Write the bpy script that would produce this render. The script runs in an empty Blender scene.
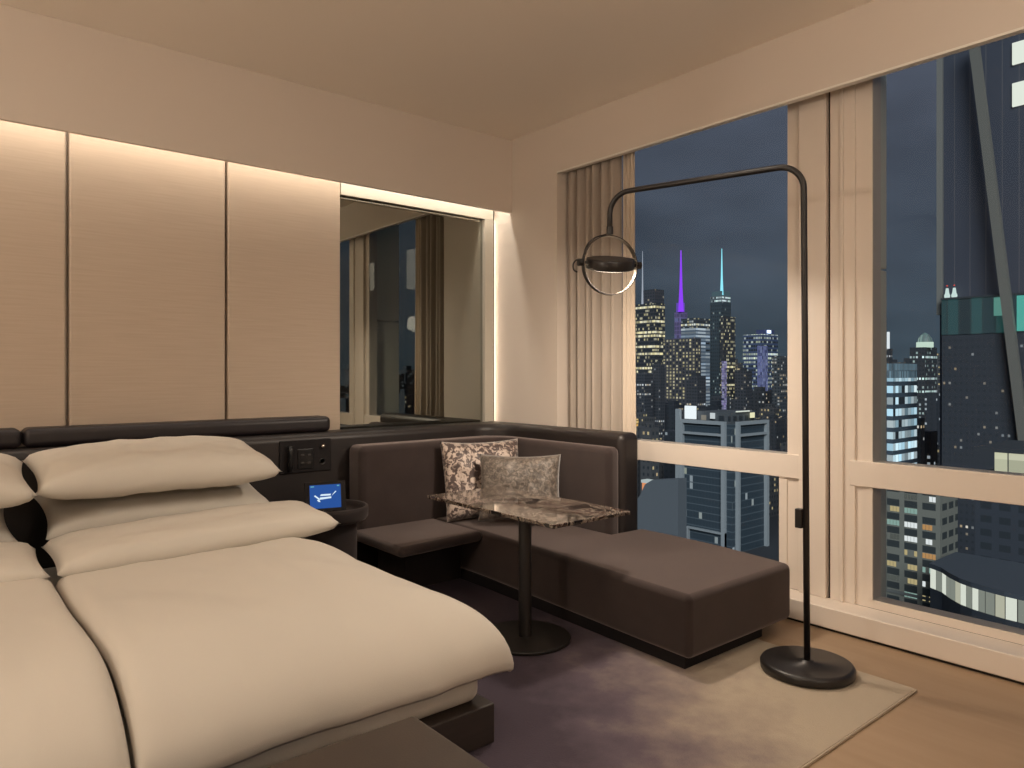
import bpy, bmesh, math, random
from math import sin, cos, pi, sqrt, atan2
from mathutils import Vector, Matrix, noise

random.seed(7)
S = bpy.context.scene
COL = S.collection

# ------------------------------------------------------------------ helpers
def srgb(r, g, b):
    f = lambda c: c / 12.92 if c <= .04045 else ((c + .055) / 1.055) ** 2.4
    return (f(r / 255), f(g / 255), f(b / 255), 1)

def nmat(name):
    m = bpy.data.materials.new(name)
    m.use_nodes = True
    nt = m.node_tree
    nt.nodes.clear()
    out = nt.nodes.new('ShaderNodeOutputMaterial')
    return m, nt, out

def mat(name, c, rough=.6, metal=0., c2=None, nscale=8., bump=0., bscale=200., sheen=0., coat=0., stretch=None, spec=.5, detail=3., lo=.35, hi=.65):
    m, nt, out = nmat(name)
    N = nt.nodes.new; L = nt.links.new
    p = N('ShaderNodeBsdfPrincipled')
    p.inputs['Base Color'].default_value = c
    p.inputs['Roughness'].default_value = rough
    p.inputs['Metallic'].default_value = metal
    p.inputs['Specular IOR Level'].default_value = spec
    if sheen:
        p.inputs['Sheen Weight'].default_value = sheen; p.inputs['Sheen Tint'].default_value = (1., .86, .83, 1)
        p.inputs['Sheen Roughness'].default_value = .45
    if coat:
        p.inputs['Coat Weight'].default_value = coat
        p.inputs['Coat Roughness'].default_value = .05
    L(p.outputs[0], out.inputs[0])
    tc = N('ShaderNodeTexCoord'); mp = N('ShaderNodeMapping')
    L(tc.outputs['Object'], mp.inputs[0])
    if stretch: mp.inputs['Scale'].default_value = stretch
    if c2:
        t = N('ShaderNodeTexNoise'); t.inputs['Scale'].default_value = nscale; t.inputs['Detail'].default_value = detail
        L(mp.outputs[0], t.inputs['Vector'])
        r = N('ShaderNodeMapRange'); r.inputs['From Min'].default_value = lo; r.inputs['From Max'].default_value = hi
        L(t.outputs['Fac'], r.inputs['Value'])
        x = N('ShaderNodeMix'); x.data_type = 'RGBA'
        x.inputs[6].default_value = c; x.inputs[7].default_value = c2
        L(r.outputs[0], x.inputs[0]); L(x.outputs[2], p.inputs['Base Color'])
    if bump:
        t = N('ShaderNodeTexNoise'); t.inputs['Scale'].default_value = bscale; t.inputs['Detail'].default_value = 2
        L(mp.outputs[0], t.inputs['Vector'])
        b = N('ShaderNodeBump'); b.inputs['Strength'].default_value = bump; b.inputs['Distance'].default_value = .004
        L(t.outputs['Fac'], b.inputs['Height']); L(b.outputs[0], p.inputs['Normal'])
    return m

def emit(name, c, s):
    m, nt, out = nmat(name)
    e = nt.nodes.new('ShaderNodeEmission')
    e.inputs[0].default_value = c; e.inputs[1].default_value = s
    nt.links.new(e.outputs[0], out.inputs[0])
    m.cycles.emission_sampling = 'NONE'
    return m

def put(name, bm, m, parent=None, smooth=False, bevel=0., seg=3, sub=0, solid=0.):
    """bmesh in world coordinates -> ONE mesh object; its origin sits at its thing's base"""
    bmesh.ops.recalc_face_normals(bm, faces=bm.faces)
    me = bpy.data.meshes.new(name)
    if parent is not None:
        org = parent_origin(parent)
    else:
        xs = [v.co for v in bm.verts]
        org = Vector(((min(v.x for v in xs) + max(v.x for v in xs)) / 2, (min(v.y for v in xs) + max(v.y for v in xs)) / 2, min(v.z for v in xs)))
    for v in bm.verts: v.co -= org
    bm.to_mesh(me); bm.free()
    o = bpy.data.objects.new(name, me)
    COL.objects.link(o)
    if parent is not None: o.parent = parent
    else: o.location = org
    if m: me.materials.append(m)
    if smooth or bevel or sub:
        for p in me.polygons: p.use_smooth = True
    if solid:
        d = o.modifiers.new('solid', 'SOLIDIFY'); d.thickness = solid; d.offset = -1
    if bevel:
        d = o.modifiers.new('bevel', 'BEVEL'); d.width = bevel; d.segments = seg; d.limit_method = 'ANGLE'; d.angle_limit = .6
        d = o.modifiers.new('wn', 'WEIGHTED_NORMAL'); d.keep_sharp = True
    if sub:
        d = o.modifiers.new('sub', 'SUBSURF'); d.levels = sub; d.render_levels = sub
    return o

def parent_origin(p):
    v = Vector((0, 0, 0))
    while p is not None:
        v += p.location; p = p.parent
    return v

def tag(o, label=None, cat=None, group=None, kind=None):
    if label: o['label'] = label
    if cat: o['category'] = cat
    if group: o['group'] = group
    if kind: o['kind'] = kind
    return o

def thing(name, loc, label=None, cat=None, group=None, kind=None):
    o = bpy.data.objects.new(name, None)
    o.empty_display_size = .1
    COL.objects.link(o); o.location = loc
    return tag(o, label, cat, group, kind)

def BM(): return bmesh.new()

def abox(bm, x0, x1, y0, y1, z0, z1):
    vs = [bm.verts.new(p) for p in ((x0, y0, z0), (x1, y0, z0), (x1, y1, z0), (x0, y1, z0), (x0, y0, z1), (x1, y0, z1), (x1, y1, z1), (x0, y1, z1))]
    for f in ((3, 2, 1, 0), (4, 5, 6, 7), (0, 1, 5, 4), (1, 2, 6, 5), (2, 3, 7, 6), (3, 0, 4, 7)):
        bm.faces.new([vs[i] for i in f])
    return bm

def box(*a): return abox(BM(), *a)

def prism(poly, z0, z1, bm=None):
    bm = bm or BM()
    a = [bm.verts.new((x, y, z0)) for x, y in poly]; b = [bm.verts.new((x, y, z1)) for x, y in poly]
    bm.faces.new(a[::-1]); bm.faces.new(b)
    n = len(poly)
    for i in range(n): bm.faces.new((a[i], a[(i + 1) % n], b[(i + 1) % n], b[i]))
    return bm

def arc(cx, cy, r, a0, a1, n=8):
    return [(cx + r * cos(math.radians(a0 + (a1 - a0) * i / n)), cy + r * sin(math.radians(a0 + (a1 - a0) * i / n))) for i in range(n + 1)]

def lathe(prof, c, n=64, axis=None, bm=None):
    """prof: (radius, height) list; axis: matrix 3x3 taking local z to the axis"""
    bm = bm or BM(); rings = []
    M = axis or Matrix.Identity(3)
    for r, z in prof:
        if r < 1e-6: rings.append([bm.verts.new(Vector(c) + M @ Vector((0, 0, z)))])
        else: rings.append([bm.verts.new(Vector(c) + M @ Vector((r * cos(2 * pi * i / n), r * sin(2 * pi * i / n), z))) for i in range(n)])
    for a, b in zip(rings, rings[1:]):
        if len(a) == len(b) == 1: continue
        for i in range(n):
            j = (i + 1) % n
            if len(a) == 1: bm.faces.new((a[0], b[i], b[j]))
            elif len(b) == 1: bm.faces.new((a[i], a[j], b[0]))
            else: bm.faces.new((a[i], a[j], b[j], b[i]))
    return bm

def tube(pts, r, n=12, closed=False, bm=None, rb=None):
    bm = bm or BM(); pts = [Vector(p) for p in pts]; k = len(pts); rings = []
    up = None
    for i, p in enumerate(pts):
        if closed: t = (pts[(i + 1) % k] - pts[i - 1]).normalized()
        else: t = (pts[min(i + 1, k - 1)] - pts[max(i - 1, 0)]).normalized()
        if up is None:
            up = Vector((0, 0, 1)) if abs(t.z) < .9 else Vector((1, 0, 0))
        x = t.cross(up).normalized(); y = x.cross(t).normalized(); up = y
        rings.append([bm.verts.new(p + x * r * cos(2 * pi * j / n) + y * (rb or r) * sin(2 * pi * j / n)) for j in range(n)])
    for i in range(k if closed else k - 1):
        a, b = rings[i], rings[(i + 1) % k]
        for j in range(n): bm.faces.new((a[j], a[(j + 1) % n], b[(j + 1) % n], b[j]))
    if not closed:
        bm.faces.new(rings[0][::-1]); bm.faces.new(rings[-1])
    return bm

def gridbm(nu, nv, f, bm=None):
    bm = bm or BM()
    g = [[bm.verts.new(f(i / nu, j / nv)) for j in range(nv + 1)] for i in range(nu + 1)]
    for i in range(nu):
        for j in range(nv): bm.faces.new((g[i][j], g[i + 1][j], g[i + 1][j + 1], g[i][j + 1]))
    return bm

def fbm(x, y, z=0.): return noise.noise(Vector((x, y, z)))

def pillow_bm(w, d, t, M, seed=0., pinch=.06, pw=.55, sag=0., wr=.008, nu=40, nv=26, ear=.0):
    """a stuffed case: two bulged faces meeting in a thin seam with drawn-out corners"""
    bm = BM(); top = []; bot = []
    for i in range(nu + 1):
        u = -1 + 2 * i / nu; ra = []; rb = []
        for j in range(nv + 1):
            v = -1 + 2 * j / nv
            x = w / 2 * u * (1 - pinch * (1 - v * v)); y = d / 2 * v * (1 - pinch * 1.3 * (1 - u * u))
            k = max(0., (1 - u ** 4) * (1 - v ** 4)) ** pw
            n = wr * (fbm(u * 2.3 + seed, v * 2.1, seed) + .5 * fbm(u * 6 + seed, v * 5, 2 + seed))
            e = ear * (u * u * v * v)
            z = t / 2 * k + n * k + e - sag * u * u
            ra.append(bm.verts.new(M @ Vector((x, y, z))))
            if i in (0, nu) or j in (0, nv): rb.append(ra[-1])
            else: rb.append(bm.verts.new(M @ Vector((x, y, -t / 2 * k * .8 + n * k + e - sag * u * u))))
        top.append(ra); bot.append(rb)
    for i in range(nu):
        for j in range(nv):
            bm.faces.new((top[i][j], top[i + 1][j], top[i + 1][j + 1], top[i][j + 1]))
            bm.faces.new((bot[i][j], bot[i][j + 1], bot[i + 1][j + 1], bot[i + 1][j]))
    return bm

def xf(loc, rx=0, ry=0, rz=0):
    R = math.radians
    return Matrix.Translation(loc) @ Matrix.Rotation(R(rz), 4, 'Z') @ Matrix.Rotation(R(rx), 4, 'X') @ Matrix.Rotation(R(ry), 4, 'Y')

# ------------------------------------------------------------------ materials
M_wall = mat('warm_plaster', (.71, .635, .565, 1), .75, bump=.05, bscale=90)
M_ceil = mat('ceiling_plaster', (.90, .83, .745, 1), .8, bump=.04, bscale=90)
M_trim = mat('painted_metal_trim', (.74, .665, .59, 1), .45)
M_frame = mat('window_frame_paint', (.75, .675, .60, 1), .4)
M_panel = mat('panel_cloth', (.52, .425, .335, 1), .85, c2=(.48, .39, .305, 1), nscale=3., stretch=(1.2, 1, 34), bump=.25, bscale=160, lo=.3, hi=.7)
M_floor = mat('oak_floor', (.36, .255, .165, 1), .5, c2=(.325, .225, .142, 1), nscale=2.2, stretch=(6, .5, 1), bump=.03, bscale=60)
M_linen = mat('white_linen', (.58, .543, .484, 1), .85, bump=.12, bscale=420, sheen=.1)
M_linen2 = mat('ivory_linen', (.55, .52, .465, 1), .85, bump=.12, bscale=420, sheen=.1)
M_velvet = mat('taupe_velvet', (.040, .029, .0275, 1), .9, c2=(.033, .024, .023, 1), nscale=7, bump=.15, bscale=300, sheen=.42, spec=.2)
M_velvet_d = mat('dark_velvet', (.022, .017, .017, 1), .85, bump=.1, bscale=300, sheen=.15, spec=.25)
M_leather = mat('brown_leather', (.019, .0145, .014, 1), .45, c2=(.016, .0125, .0125, 1), nscale=12, bump=.12, bscale=140)
M_bolster = mat('aubergine_leather', (.013, .009, .011, 1), .45, bump=.1, bscale=140)
M_bench = mat('umber_leather', (.045, .031, .023, 1), .6, c2=(.039, .027, .0205, 1), nscale=5, bump=.1, bscale=160)
M_plat = mat('dark_stained_oak', (.040, .031, .027, 1), .45, c2=(.033, .026, .023, 1), nscale=5, stretch=(1, 12, 12))
M_plinth = mat('black_plinth', (.011, .009, .010, 1), .7, spec=.25)
M_black = mat('black_metal', (.014, .012, .012, 1), .38, spec=.5, bump=.02, bscale=300)
M_bronze = mat('dark_bronze', (.013, .011, .010, 1), .5)
M_shiny = mat('black_gloss', (.01, .01, .011, 1), .3)
M_ringin = mat('lit_ring_metal', (.35, .32, .28, 1), .3, metal=1.)
M_button = mat('dull_button', (.04, .036, .034, 1), .5)
M_steel = mat('chrome', (.6, .58, .55, 1), .2, metal=1.)
M_drape = mat('taupe_drape', (.42, .365, .315, 1), .8, c2=(.38, .33, .28, 1), nscale=6, stretch=(1, 10, .3), bump=.1, bscale=300)
M_sheer = mat('pale_sheer', (.60, .52, .43, 1), .8, bump=.08, bscale=300)
M_mframe = mat('mirror_frame_paint', (.56, .53, .46, 1), .5)
M_edge = mat('lit_edge_paint', (.88, .85, .79, 1), .4)
M_fin = mat('exterior_fin', (.80, .80, .70, 1), .5)
M_joint = mat('shadow_joint', (.02, .018, .016, 1), .8)

# tinted mirror
M_mirror, nt, out = nmat('tinted_mirror')
g = nt.nodes.new('ShaderNodeBsdfGlossy'); g.inputs['Color'].default_value = (.34, .35, .315, 1); g.inputs['Roughness'].default_value = .015
nt.links.new(g.outputs[0], out.inputs[0])

# window glass: clear with a faint mirror reflection
M_glass, nt, out = nmat('window_glass')
t = nt.nodes.new('ShaderNodeBsdfTransparent'); t.inputs[0].default_value = (.96, .97, .97, 1)
g = nt.nodes.new('ShaderNodeBsdfGlossy'); g.inputs['Roughness'].default_value = 0.01
f = nt.nodes.new('ShaderNodeFresnel'); f.inputs['IOR'].default_value = 1.2
x = nt.nodes.new('ShaderNodeMixShader')
nt.links.new(f.outputs[0], x.inputs[0]); nt.links.new(t.outputs[0], x.inputs[1]); nt.links.new(g.outputs[0], x.inputs[2]); nt.links.new(x.outputs[0], out.inputs[0])

# marble
M_clear, nt, out = nmat('clear_glass')
t = nt.nodes.new('ShaderNodeBsdfTransparent'); t.inputs[0].default_value = (.97, .98, .98, 1)
nt.links.new(t.outputs[0], out.inputs[0])
M_marble, nt, out = nmat('dark_marble')
N = nt.nodes.new; L = nt.links.new
p = N('ShaderNodeBsdfPrincipled'); p.inputs['Roughness'].default_value = .06; p.inputs['Coat Weight'].default_value = .2; p.inputs['Coat Roughness'].default_value = .03
tc = N('ShaderNodeTexCoord')
n1 = N('ShaderNodeTexNoise'); n1.inputs['Scale'].default_value = 8; n1.inputs['Detail'].default_value = 9; n1.inputs['Roughness'].default_value = .68; n1.inputs['Distortion'].default_value = .7
L(tc.outputs['Object'], n1.inputs['Vector'])
r = N('ShaderNodeValToRGB'); e = r.color_ramp.elements
e[0].position = .36; e[0].color = (.012, .009, .008, 1); e[1].position = .66; e[1].color = (.05, .036, .028, 1)
for ps, cc in ((.455, (.022, .016, .013, 1)), (.485, (.30, .255, .21, 1)), (.515, (.05, .022, .018, 1)), (.555, (.018, .013, .011, 1)), (.585, (.30, .24, .19, 1)), (.61, (.03, .022, .018, 1))): e.new(ps).color = cc
L(n1.outputs['Fac'], r.inputs[0]); L(r.outputs[0], p.inputs['Base Color']); L(p.outputs[0], out.inputs[0])

# crushed velvet cushions
def crushed(name, stops, scale, rough=.5):
    m, nt, out = nmat(name)
    N = nt.nodes.new; L = nt.links.new
    p = N('ShaderNodeBsdfPrincipled'); p.inputs['Roughness'].default_value = rough; p.inputs['Sheen Weight'].default_value = .4
    tc = N('ShaderNodeTexCoord'); n1 = N('ShaderNodeTexNoise'); n1.inputs['Scale'].default_value = scale; n1.inputs['Detail'].default_value = 6; n1.inputs['Distortion'].default_value = .8
    L(tc.outputs['Object'], n1.inputs['Vector'])
    r = N('ShaderNodeValToRGB'); e = r.color_ramp.elements
    e[0].position, e[0].color = stops[0]; e[1].position, e[1].color = stops[-1]
    for s, c in stops[1:-1]: e.new(s).color = c
    L(n1.outputs['Fac'], r.inputs[0]); L(r.outputs[0], p.inputs['Base Color'])
    b = N('ShaderNodeBump'); b.inputs['Strength'].default_value = .5; b.inputs['Distance'].default_value = .01
    L(n1.outputs['Fac'], b.inputs['Height']); L(b.outputs[0], p.inputs['Normal'])
    L(p.outputs[0], out.inputs[0]); return m
M_crush = crushed('crushed_velvet_plum', [(.40, (.05, .03, .028, 1)), (.49, (.11, .075, .065, 1)), (.53, (.42, .34, .29, 1)), (.62, (.52, .43, .37, 1))], 30)
M_crush2 = crushed('crushed_velvet_grey', [(.32, (.045, .036, .030, 1)), (.5, (.10, .081, .066, 1)), (.68, (.22, .185, .155, 1))], 42)

# rug: plum at the sofa fading to sand towards the window
M_rug, nt, out = nmat('ombre_rug')
N = nt.nodes.new; L = nt.links.new
p = N('ShaderNodeBsdfPrincipled'); p.inputs['Roughness'].default_value = .95
tc = N('ShaderNodeTexCoord'); sep = N('ShaderNodeSeparateXYZ'); L(tc.outputs['Object'], sep.inputs[0])
n1 = N('ShaderNodeTexNoise'); n1.inputs['Scale'].default_value = 3.2; n1.inputs['Detail'].default_value = 7; n1.inputs['Roughness'].default_value = .62
L(tc.outputs['Object'], n1.inputs['Vector'])
a = N('ShaderNodeMath'); a.operation = 'MULTIPLY_ADD'; a.inputs[1].default_value = .62; a.inputs[2].default_value = -.59   # along x
L(sep.outputs[0], a.inputs[0])
b = N('ShaderNodeMath'); b.operation = 'MULTIPLY_ADD'; b.inputs[1].default_value = -.55
L(sep.outputs[1], b.inputs[0]); L(a.outputs[0], b.inputs[2])
cadd = N('ShaderNodeMath'); cadd.operation = 'MULTIPLY_ADD'; cadd.inputs[1].default_value = .9
L(n1.outputs['Fac'], cadd.inputs[0]); L(b.outputs[0], cadd.inputs[2])
r = N('ShaderNodeValToRGB'); e = r.color_ramp.elements
e[0].position = .05; e[0].color = (.050, .036, .052, 1); e[1].position = .92; e[1].color = (.40, .335, .255, 1)
q = e.new(.30); q.color = (.095, .072, .092, 1); q = e.new(.52); q.color = (.19, .15, .145, 1); q = e.new(.72); q.color = (.31, .255, .205, 1)
L(cadd.outputs[0], r.inputs[0]); L(r.outputs[0], p.inputs['Base Color'])
n2 = N('ShaderNodeTexNoise'); n2.inputs['Scale'].default_value = 160; L(tc.outputs['Object'], n2.inputs['Vector'])
bp = N('ShaderNodeBump'); bp.inputs['Strength'].default_value = .5; bp.inputs['Distance'].default_value = .006
L(n2.outputs['Fac'], bp.inputs['Height']); L(bp.outputs[0], p.inputs['Normal']); L(p.outputs[0], out.inputs[0])
M_rughem = mat('rug_binding', (.44, .37, .285, 1), .9, bump=.3, bscale=200)

# ------------------------------------------------------------------ room shell
XW, YB, ZC = 3.82, 4.85, 3.32
st = lambda o: tag(o, kind='structure')
st(put('floor', box(-2.7, 3.96, -2.7, 5.0, -.2, 0), M_floor))
st(put('ceiling', box(-2.7, 4.1, -2.7, 5.0, ZC, ZC + .2), M_ceil))
st(put('wall_back', box(-2.7, 4.3, YB, 5.05, -.1, ZC + .1), M_wall))
st(put('wall_left', box(-2.8, -2.6, -2.7, 5.0, -.1, ZC + .1), M_wall))
st(put('wall_front', box(-2.7, 4.3, -2.8, -2.6, -.1, ZC + .1), M_wall))
bm = BM()
abox(bm, XW, 4.12, 4.047, YB, -.1, ZC + .1)
abox(bm, XW, XW + .035, -2.6, 4.047, 2.945, ZC + .1)
abox(bm, 4.03, 4.12, -2.6, 4.047, 3.28, ZC + .1)
abox(bm, XW, 4.12, -2.6, -.75, -.1, 2.945)
abox(bm, 3.96, 4.12, -2.6, 4.047, -.2, .02)
st(put('wall_window', bm, M_wall))
# dropped soffit with the light slot behind its lip
bm = BM(); abox(bm, -2.6, XW, 4.585, 4.615, 2.72, ZC); abox(bm, -2.6, XW, 4.615, YB, 2.93, ZC)
st(put('trim_1', bm, M_wall, bevel=.004))
# window sill box with a shadow gap at the floor
bm = BM(); abox(bm, XW, 4.0, -.75, 4.047, .016, .128)
st(put('trim_2', bm, M_frame, bevel=.006))
st(put('sill_gap_shade', box(XW + .02, 3.99, -.75, 4.047, -.01, .016), M_joint))  # near-black strip paints the shade in the gap under the sill
st(put('trim_3', box(XW - .004, XW + .038, -.75, 4.045, 2.934, 2.946), M_edge))  # pale strip paints the lit line along the header bottom
# ------------------------------------------------------------------ windows
def window(name, y0, y1):
    w = thing(name, (4.02, (y0 + y1) / 2, .128), kind='structure')
    f = BM()
    z0, z1 = .128, 3.3
    ja, jb = y0 + .085, y1 - .088
    abox(f, 4.0, 4.10, y0, ja, z0, z1); abox(f, 4.0, 4.10, jb, y1, z0, z1)
    abox(f, 4.0, 4.10, ja, jb, z0, z0 + .045); abox(f, 4.0, 4.10, ja, jb, z1 - .04, z1)
    put('frame', f, M_frame, w)
    put('transom', box(3.98, 4.10, y0, y1 + .03, .782, .92), M_frame, w, bevel=.004)
    s = BM()   # proud stops of the lower light
    abox(s, 3.992, 4.03, ja, ja + .05, .174, .782); abox(s, 3.992, 4.03, jb - .003, jb + .028, .174, .782)
    put('lower_sash', s, M_frame, w)
    put('pane', box(4.004, 4.012, ja, jb, .92, z1 - .04), M_glass, w)
    put('pane', box(4.004, 4.012, ja + .03, jb, .174, .782), M_glass, w)
    for o in w.children:
        if o.name.startswith('pane'):
            o.data.materials.append(M_clear)
            for p in o.data.polygons:
                if p.normal.x > -.5: p.material_index = 1
    return w
window('window_1', 2.165, 4.04)
window('window_2', -.74, 1.845)
# mullion post between the windows, in stepped boxed profiles
bm = BM()
abox(bm, 3.97, 4.12, 2.003, 2.165, .128, 3.3)
abox(bm, 3.985, 4.12, 1.845, 1.985, .128, 3.3)
abox(bm, 3.97, 4.05, 1.905, 1.925, .128, 3.3)
st(put('trim_4', bm, M_frame, bevel=.004))
st(put('trim_5', box(4.01, 4.05, 1.985, 2.003, .128, 3.3), M_joint))
# exterior fin outside the glass line
bm = BM(); abox(bm, 4.12, 4.42, 1.86, 2.2, -3, 2.0); abox(bm, 4.12, 4.42, 1.86, 2.2, 2.012, 6)
st(put('trim_6', bm, M_fin, bevel=.004))
bm = BM(); abox(bm, 4.10, 4.12, -.8, 4.1, -.5, .13)
st(put('trim_7', bm, M_joint))

# ------------------------------------------------------------------ curtains
def curtain(name, y0, y1, x, amp, waves, m, seed, z0=.135, z1=3.28, flare=0.):
    def f(u, v):
        y = y0 + (y1 - y0) * u
        ph = u * waves * 2 * pi + .6 * sin(u * 9 + seed)
        a = amp * (.75 + .25 * sin(u * 17 + seed)) * (.8 + .35 * (1 - v))
        xx = x + a * sin(ph) + .006 * fbm(u * 14 + seed, v * 2)
        return (xx, y - flare * (1 - v) ** 2 * (1 - u), z0 + (z1 - z0) * v)
    return put(name, gridbm(int(waves * 16), 24, f), m, smooth=True, solid=.004)
tag(curtain('curtain', 3.49, 4.035, 3.915, .042, 6.5, M_drape, 1.), 'taupe pleated curtain stacked against the wall at the corner', 'curtain')
tag(curtain('sheer_curtain', 3.37, 3.475, 3.93, .014, 3, M_sheer, 4., flare=.03), 'pale narrow sheer curtain hanging along the glass edge', 'curtain')

# ------------------------------------------------------------------ wall panels, mirror
def panel(x0, x1, lab):
    tag(put('wall_panel', box(x0 + .008, x1 - .008, 4.785, 4.85, .98, 2.90), M_panel, bevel=.014, seg=4), lab, 'wall panel', 'cloth wall panels above the headboard')
panel(-1.6, -.2, 'beige cloth wall panel furthest from the mirror, past the frame edge')
panel(-.2, .69, 'beige cloth wall panel above the partly cut off pillows')
panel(.69, 1.578, 'beige cloth wall panel, second from the mirror, above the stacked pillows')
panel(1.578, 2.388, 'beige cloth wall panel directly beside the mirror')

mr = thing('mirror', (3.0, 4.83, 1.0), 'tall dark tinted mirror in a pale frame above the corner sofa', 'mirror')
bm = box(2.38, 3.70, 4.822, 4.832, .98, 2.70)
bmesh.ops.rotate(bm, verts=bm.verts, cent=(3.04, 4.827, 0), matrix=Matrix.Rotation(math.radians(-.3), 3, 'Z'))
put('glass', bm, M_mirror, mr)
bm = BM(); abox(bm, 2.384, 3.781, 4.785, 4.815, 2.685, 2.92); abox(bm, 3.69, 3.781, 4.785, 4.845, .98, 2.685)
put('frame', bm, M_mframe, mr, bevel=.003)
put('frame_edge', box(3.781, 3.786, 4.782, 4.80, .98, 2.92), M_joint, mr)

# ------------------------------------------------------------------ upholstered shell behind bed and sofa
sh = thing('headboard_shell', (1.6, 4.63, 0), 'long dark upholstered low wall running from the bed around the sofa corner', 'headboard')
inner = [(-1.3, 4.5)] + [(x, y) for x, y in arc(3.34, 4.24, .26, 90, 0, 10)] + [(3.6, 3.195), (3.79, 3.195)]
outer = [(3.79, 4.77), (-1.3, 4.77)]
put('body', prism(inner + outer, 0.0, 1.0), M_leather, sh, bevel=.05, seg=6)
cp = put('control_panel', box(1.81, 2.165, 4.488, 4.502, .75, .965), M_plinth, sh, bevel=.008)
hs = BM()
tube([(1.872, 4.468, .775), (1.872, 4.462, .80), (1.872, 4.462, .90), (1.872, 4.468, .93)], .021, bm=hs, rb=.014)
put('handset', hs, M_shiny, cp, smooth=True)
put('keypad', box(1.93, 2.035, 4.482, 4.49, .775, .905), M_shiny, cp, bevel=.004)
for bx in (1.96, 2.005):
    for bz in (.815, .865):
        put('button', box(bx - .011, bx + .011, 4.477, 4.484, bz - .006, bz + .006), M_button, cp, bevel=.002)
ax = Matrix.Rotation(pi / 2, 3, 'X')
put('dial', lathe([(0, 0), (.013, 0), (.013, .02), (.010, .024), (0, .024)], (2.10, 4.49, .915), 24, ax), M_steel, cp, smooth=True)
put('socket', lathe([(0, 0), (.022, 0), (.022, .006), (.016, .006), (.014, .002), (0, .002)], (2.10, 4.49, .815), 24, ax), M_shiny, cp, smooth=True)

def bolster(x0, x1, lab):
    bm = BM(); abox(bm, x0, x1, 4.585, 4.765, 1.0, 1.105)
    tag(put('headboard_bolster', bm, M_bolster, bevel=.035, seg=6), lab, 'bolster', 'padded bolsters on the headboard')
bolster(.462, 2.215, 'dark padded bolster lying on the headboard above the stacked pillows')
bolster(-1.25, .456, 'dark padded bolster on the headboard reaching past the frame edge')

# ------------------------------------------------------------------ corner sofa
so = thing('corner_sofa', (3.0, 3.3, 0.012), 'dark taupe velvet corner sofa with a long chaise along the window', 'sofa')
back = [(2.285, 4.30)] + arc(3.25, 4.08, .22, 90, 0, 10) + [(3.47, 3.185), (3.597, 3.20)] + arc(3.34, 4.24, .257, 0, 90, 10) + [(2.285, 4.497)]
put('backrest', prism(back, .30, .915), M_velvet, so, bevel=.045, seg=5)
put('seat_cushion', prism([(2.215, 3.685), (2.87, 3.735), (2.87, 4.32), (2.215, 4.32)], .305, .37), M_velvet, so, bevel=.030, seg=5)
ch = [(2.862, 4.32), (2.862, 3.74)] + [(2.862 - .105 * i / 8, 3.74 - 1.64 * i / 8) for i in range(1, 8)] + [(2.757, 2.035), (3.665, 2.035), (3.735, 2.5), (3.75, 2.9), (3.74, 3.15), (3.46, 3.16), (3.46, 4.1), (3.3, 4.32)]
put('chaise', prism(ch, .07, .37), M_velvet, so, bevel=.034, seg=5)
put('base', box(2.42, 2.86, 3.97, 4.32, .012, .31), M_velvet_d, so, bevel=.01)
put('plinth', prism([(2.86, 4.3), (2.86, 3.7), (2.79, 2.085), (3.45, 2.085), (3.6, 3.2), (3.45, 4.3)], .012, .075), M_plinth, so)

# throw cushions
tag(put('throw_cushion', pillow_bm(.60, .56, .20, xf((3.135, 4.09, .645), 74, 0, -16), 3., .05, .5, wr=.02, ear=.015), M_crush, smooth=True), 'square crushed velvet cushion blotched in cream and plum, further back', 'cushion', 'cushions in the sofa corner')
tag(put('throw_cushion', pillow_bm(.56, .46, .16, xf((3.19, 3.745, .62), 72, 0, -41), 8., .06, .5, wr=.014, ear=.012), M_crush2, smooth=True), 'oblong plain grey velvet cushion leaning before the blotched cushion', 'cushion', 'cushions in the sofa corner')

# ------------------------------------------------------------------ marble table
tb = thing('pedestal_table', (2.47, 2.86, .012), 'small rectangular dark marble table on a black column before the sofa', 'table')
put('tabletop', box(2.335, 2.885, 2.50, 3.585, .662, .682), M_marble, tb, bevel=.004)
put('column', lathe([(0, .02), (.034, .02), (.034, .655), (.09, .656), (.09, .662), (0, .662)], (2.47, 2.86, 0), 32), M_bronze, tb, bevel=.002)
put('base', lathe([(0, .012), (.235, .012), (.24, .016), (.24, .026), (.235, .03), (0, .03)], (2.47, 2.86, 0), 64), M_bronze, tb, bevel=.002)

# ------------------------------------------------------------------ bedside tray table, tablet
bt = thing('side_table', (1.945, 4.03, 0), 'round dark side table with a raised rim between bed and sofa', 'side table')
put('tray', lathe([(0, .555), (.185, .555), (.20, .575), (.20, .60), (.208, .606), (.216, .60), (.218, .585), (.216, .54), (.20, .52), (0, .52)], (1.945, 4.03, 0), 72), M_velvet_d, bt, smooth=True)
put('pedestal', lathe([(.15, .03), (.15, .52)], (1.945, 4.03, 0), 48), M_velvet_d, bt, smooth=True)
put('base', lathe([(0, .012), (.19, .012), (.19, .02), (.185, .03), (0, .03)], (1.945, 4.03, 0), 48), M_black, bt)

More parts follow.
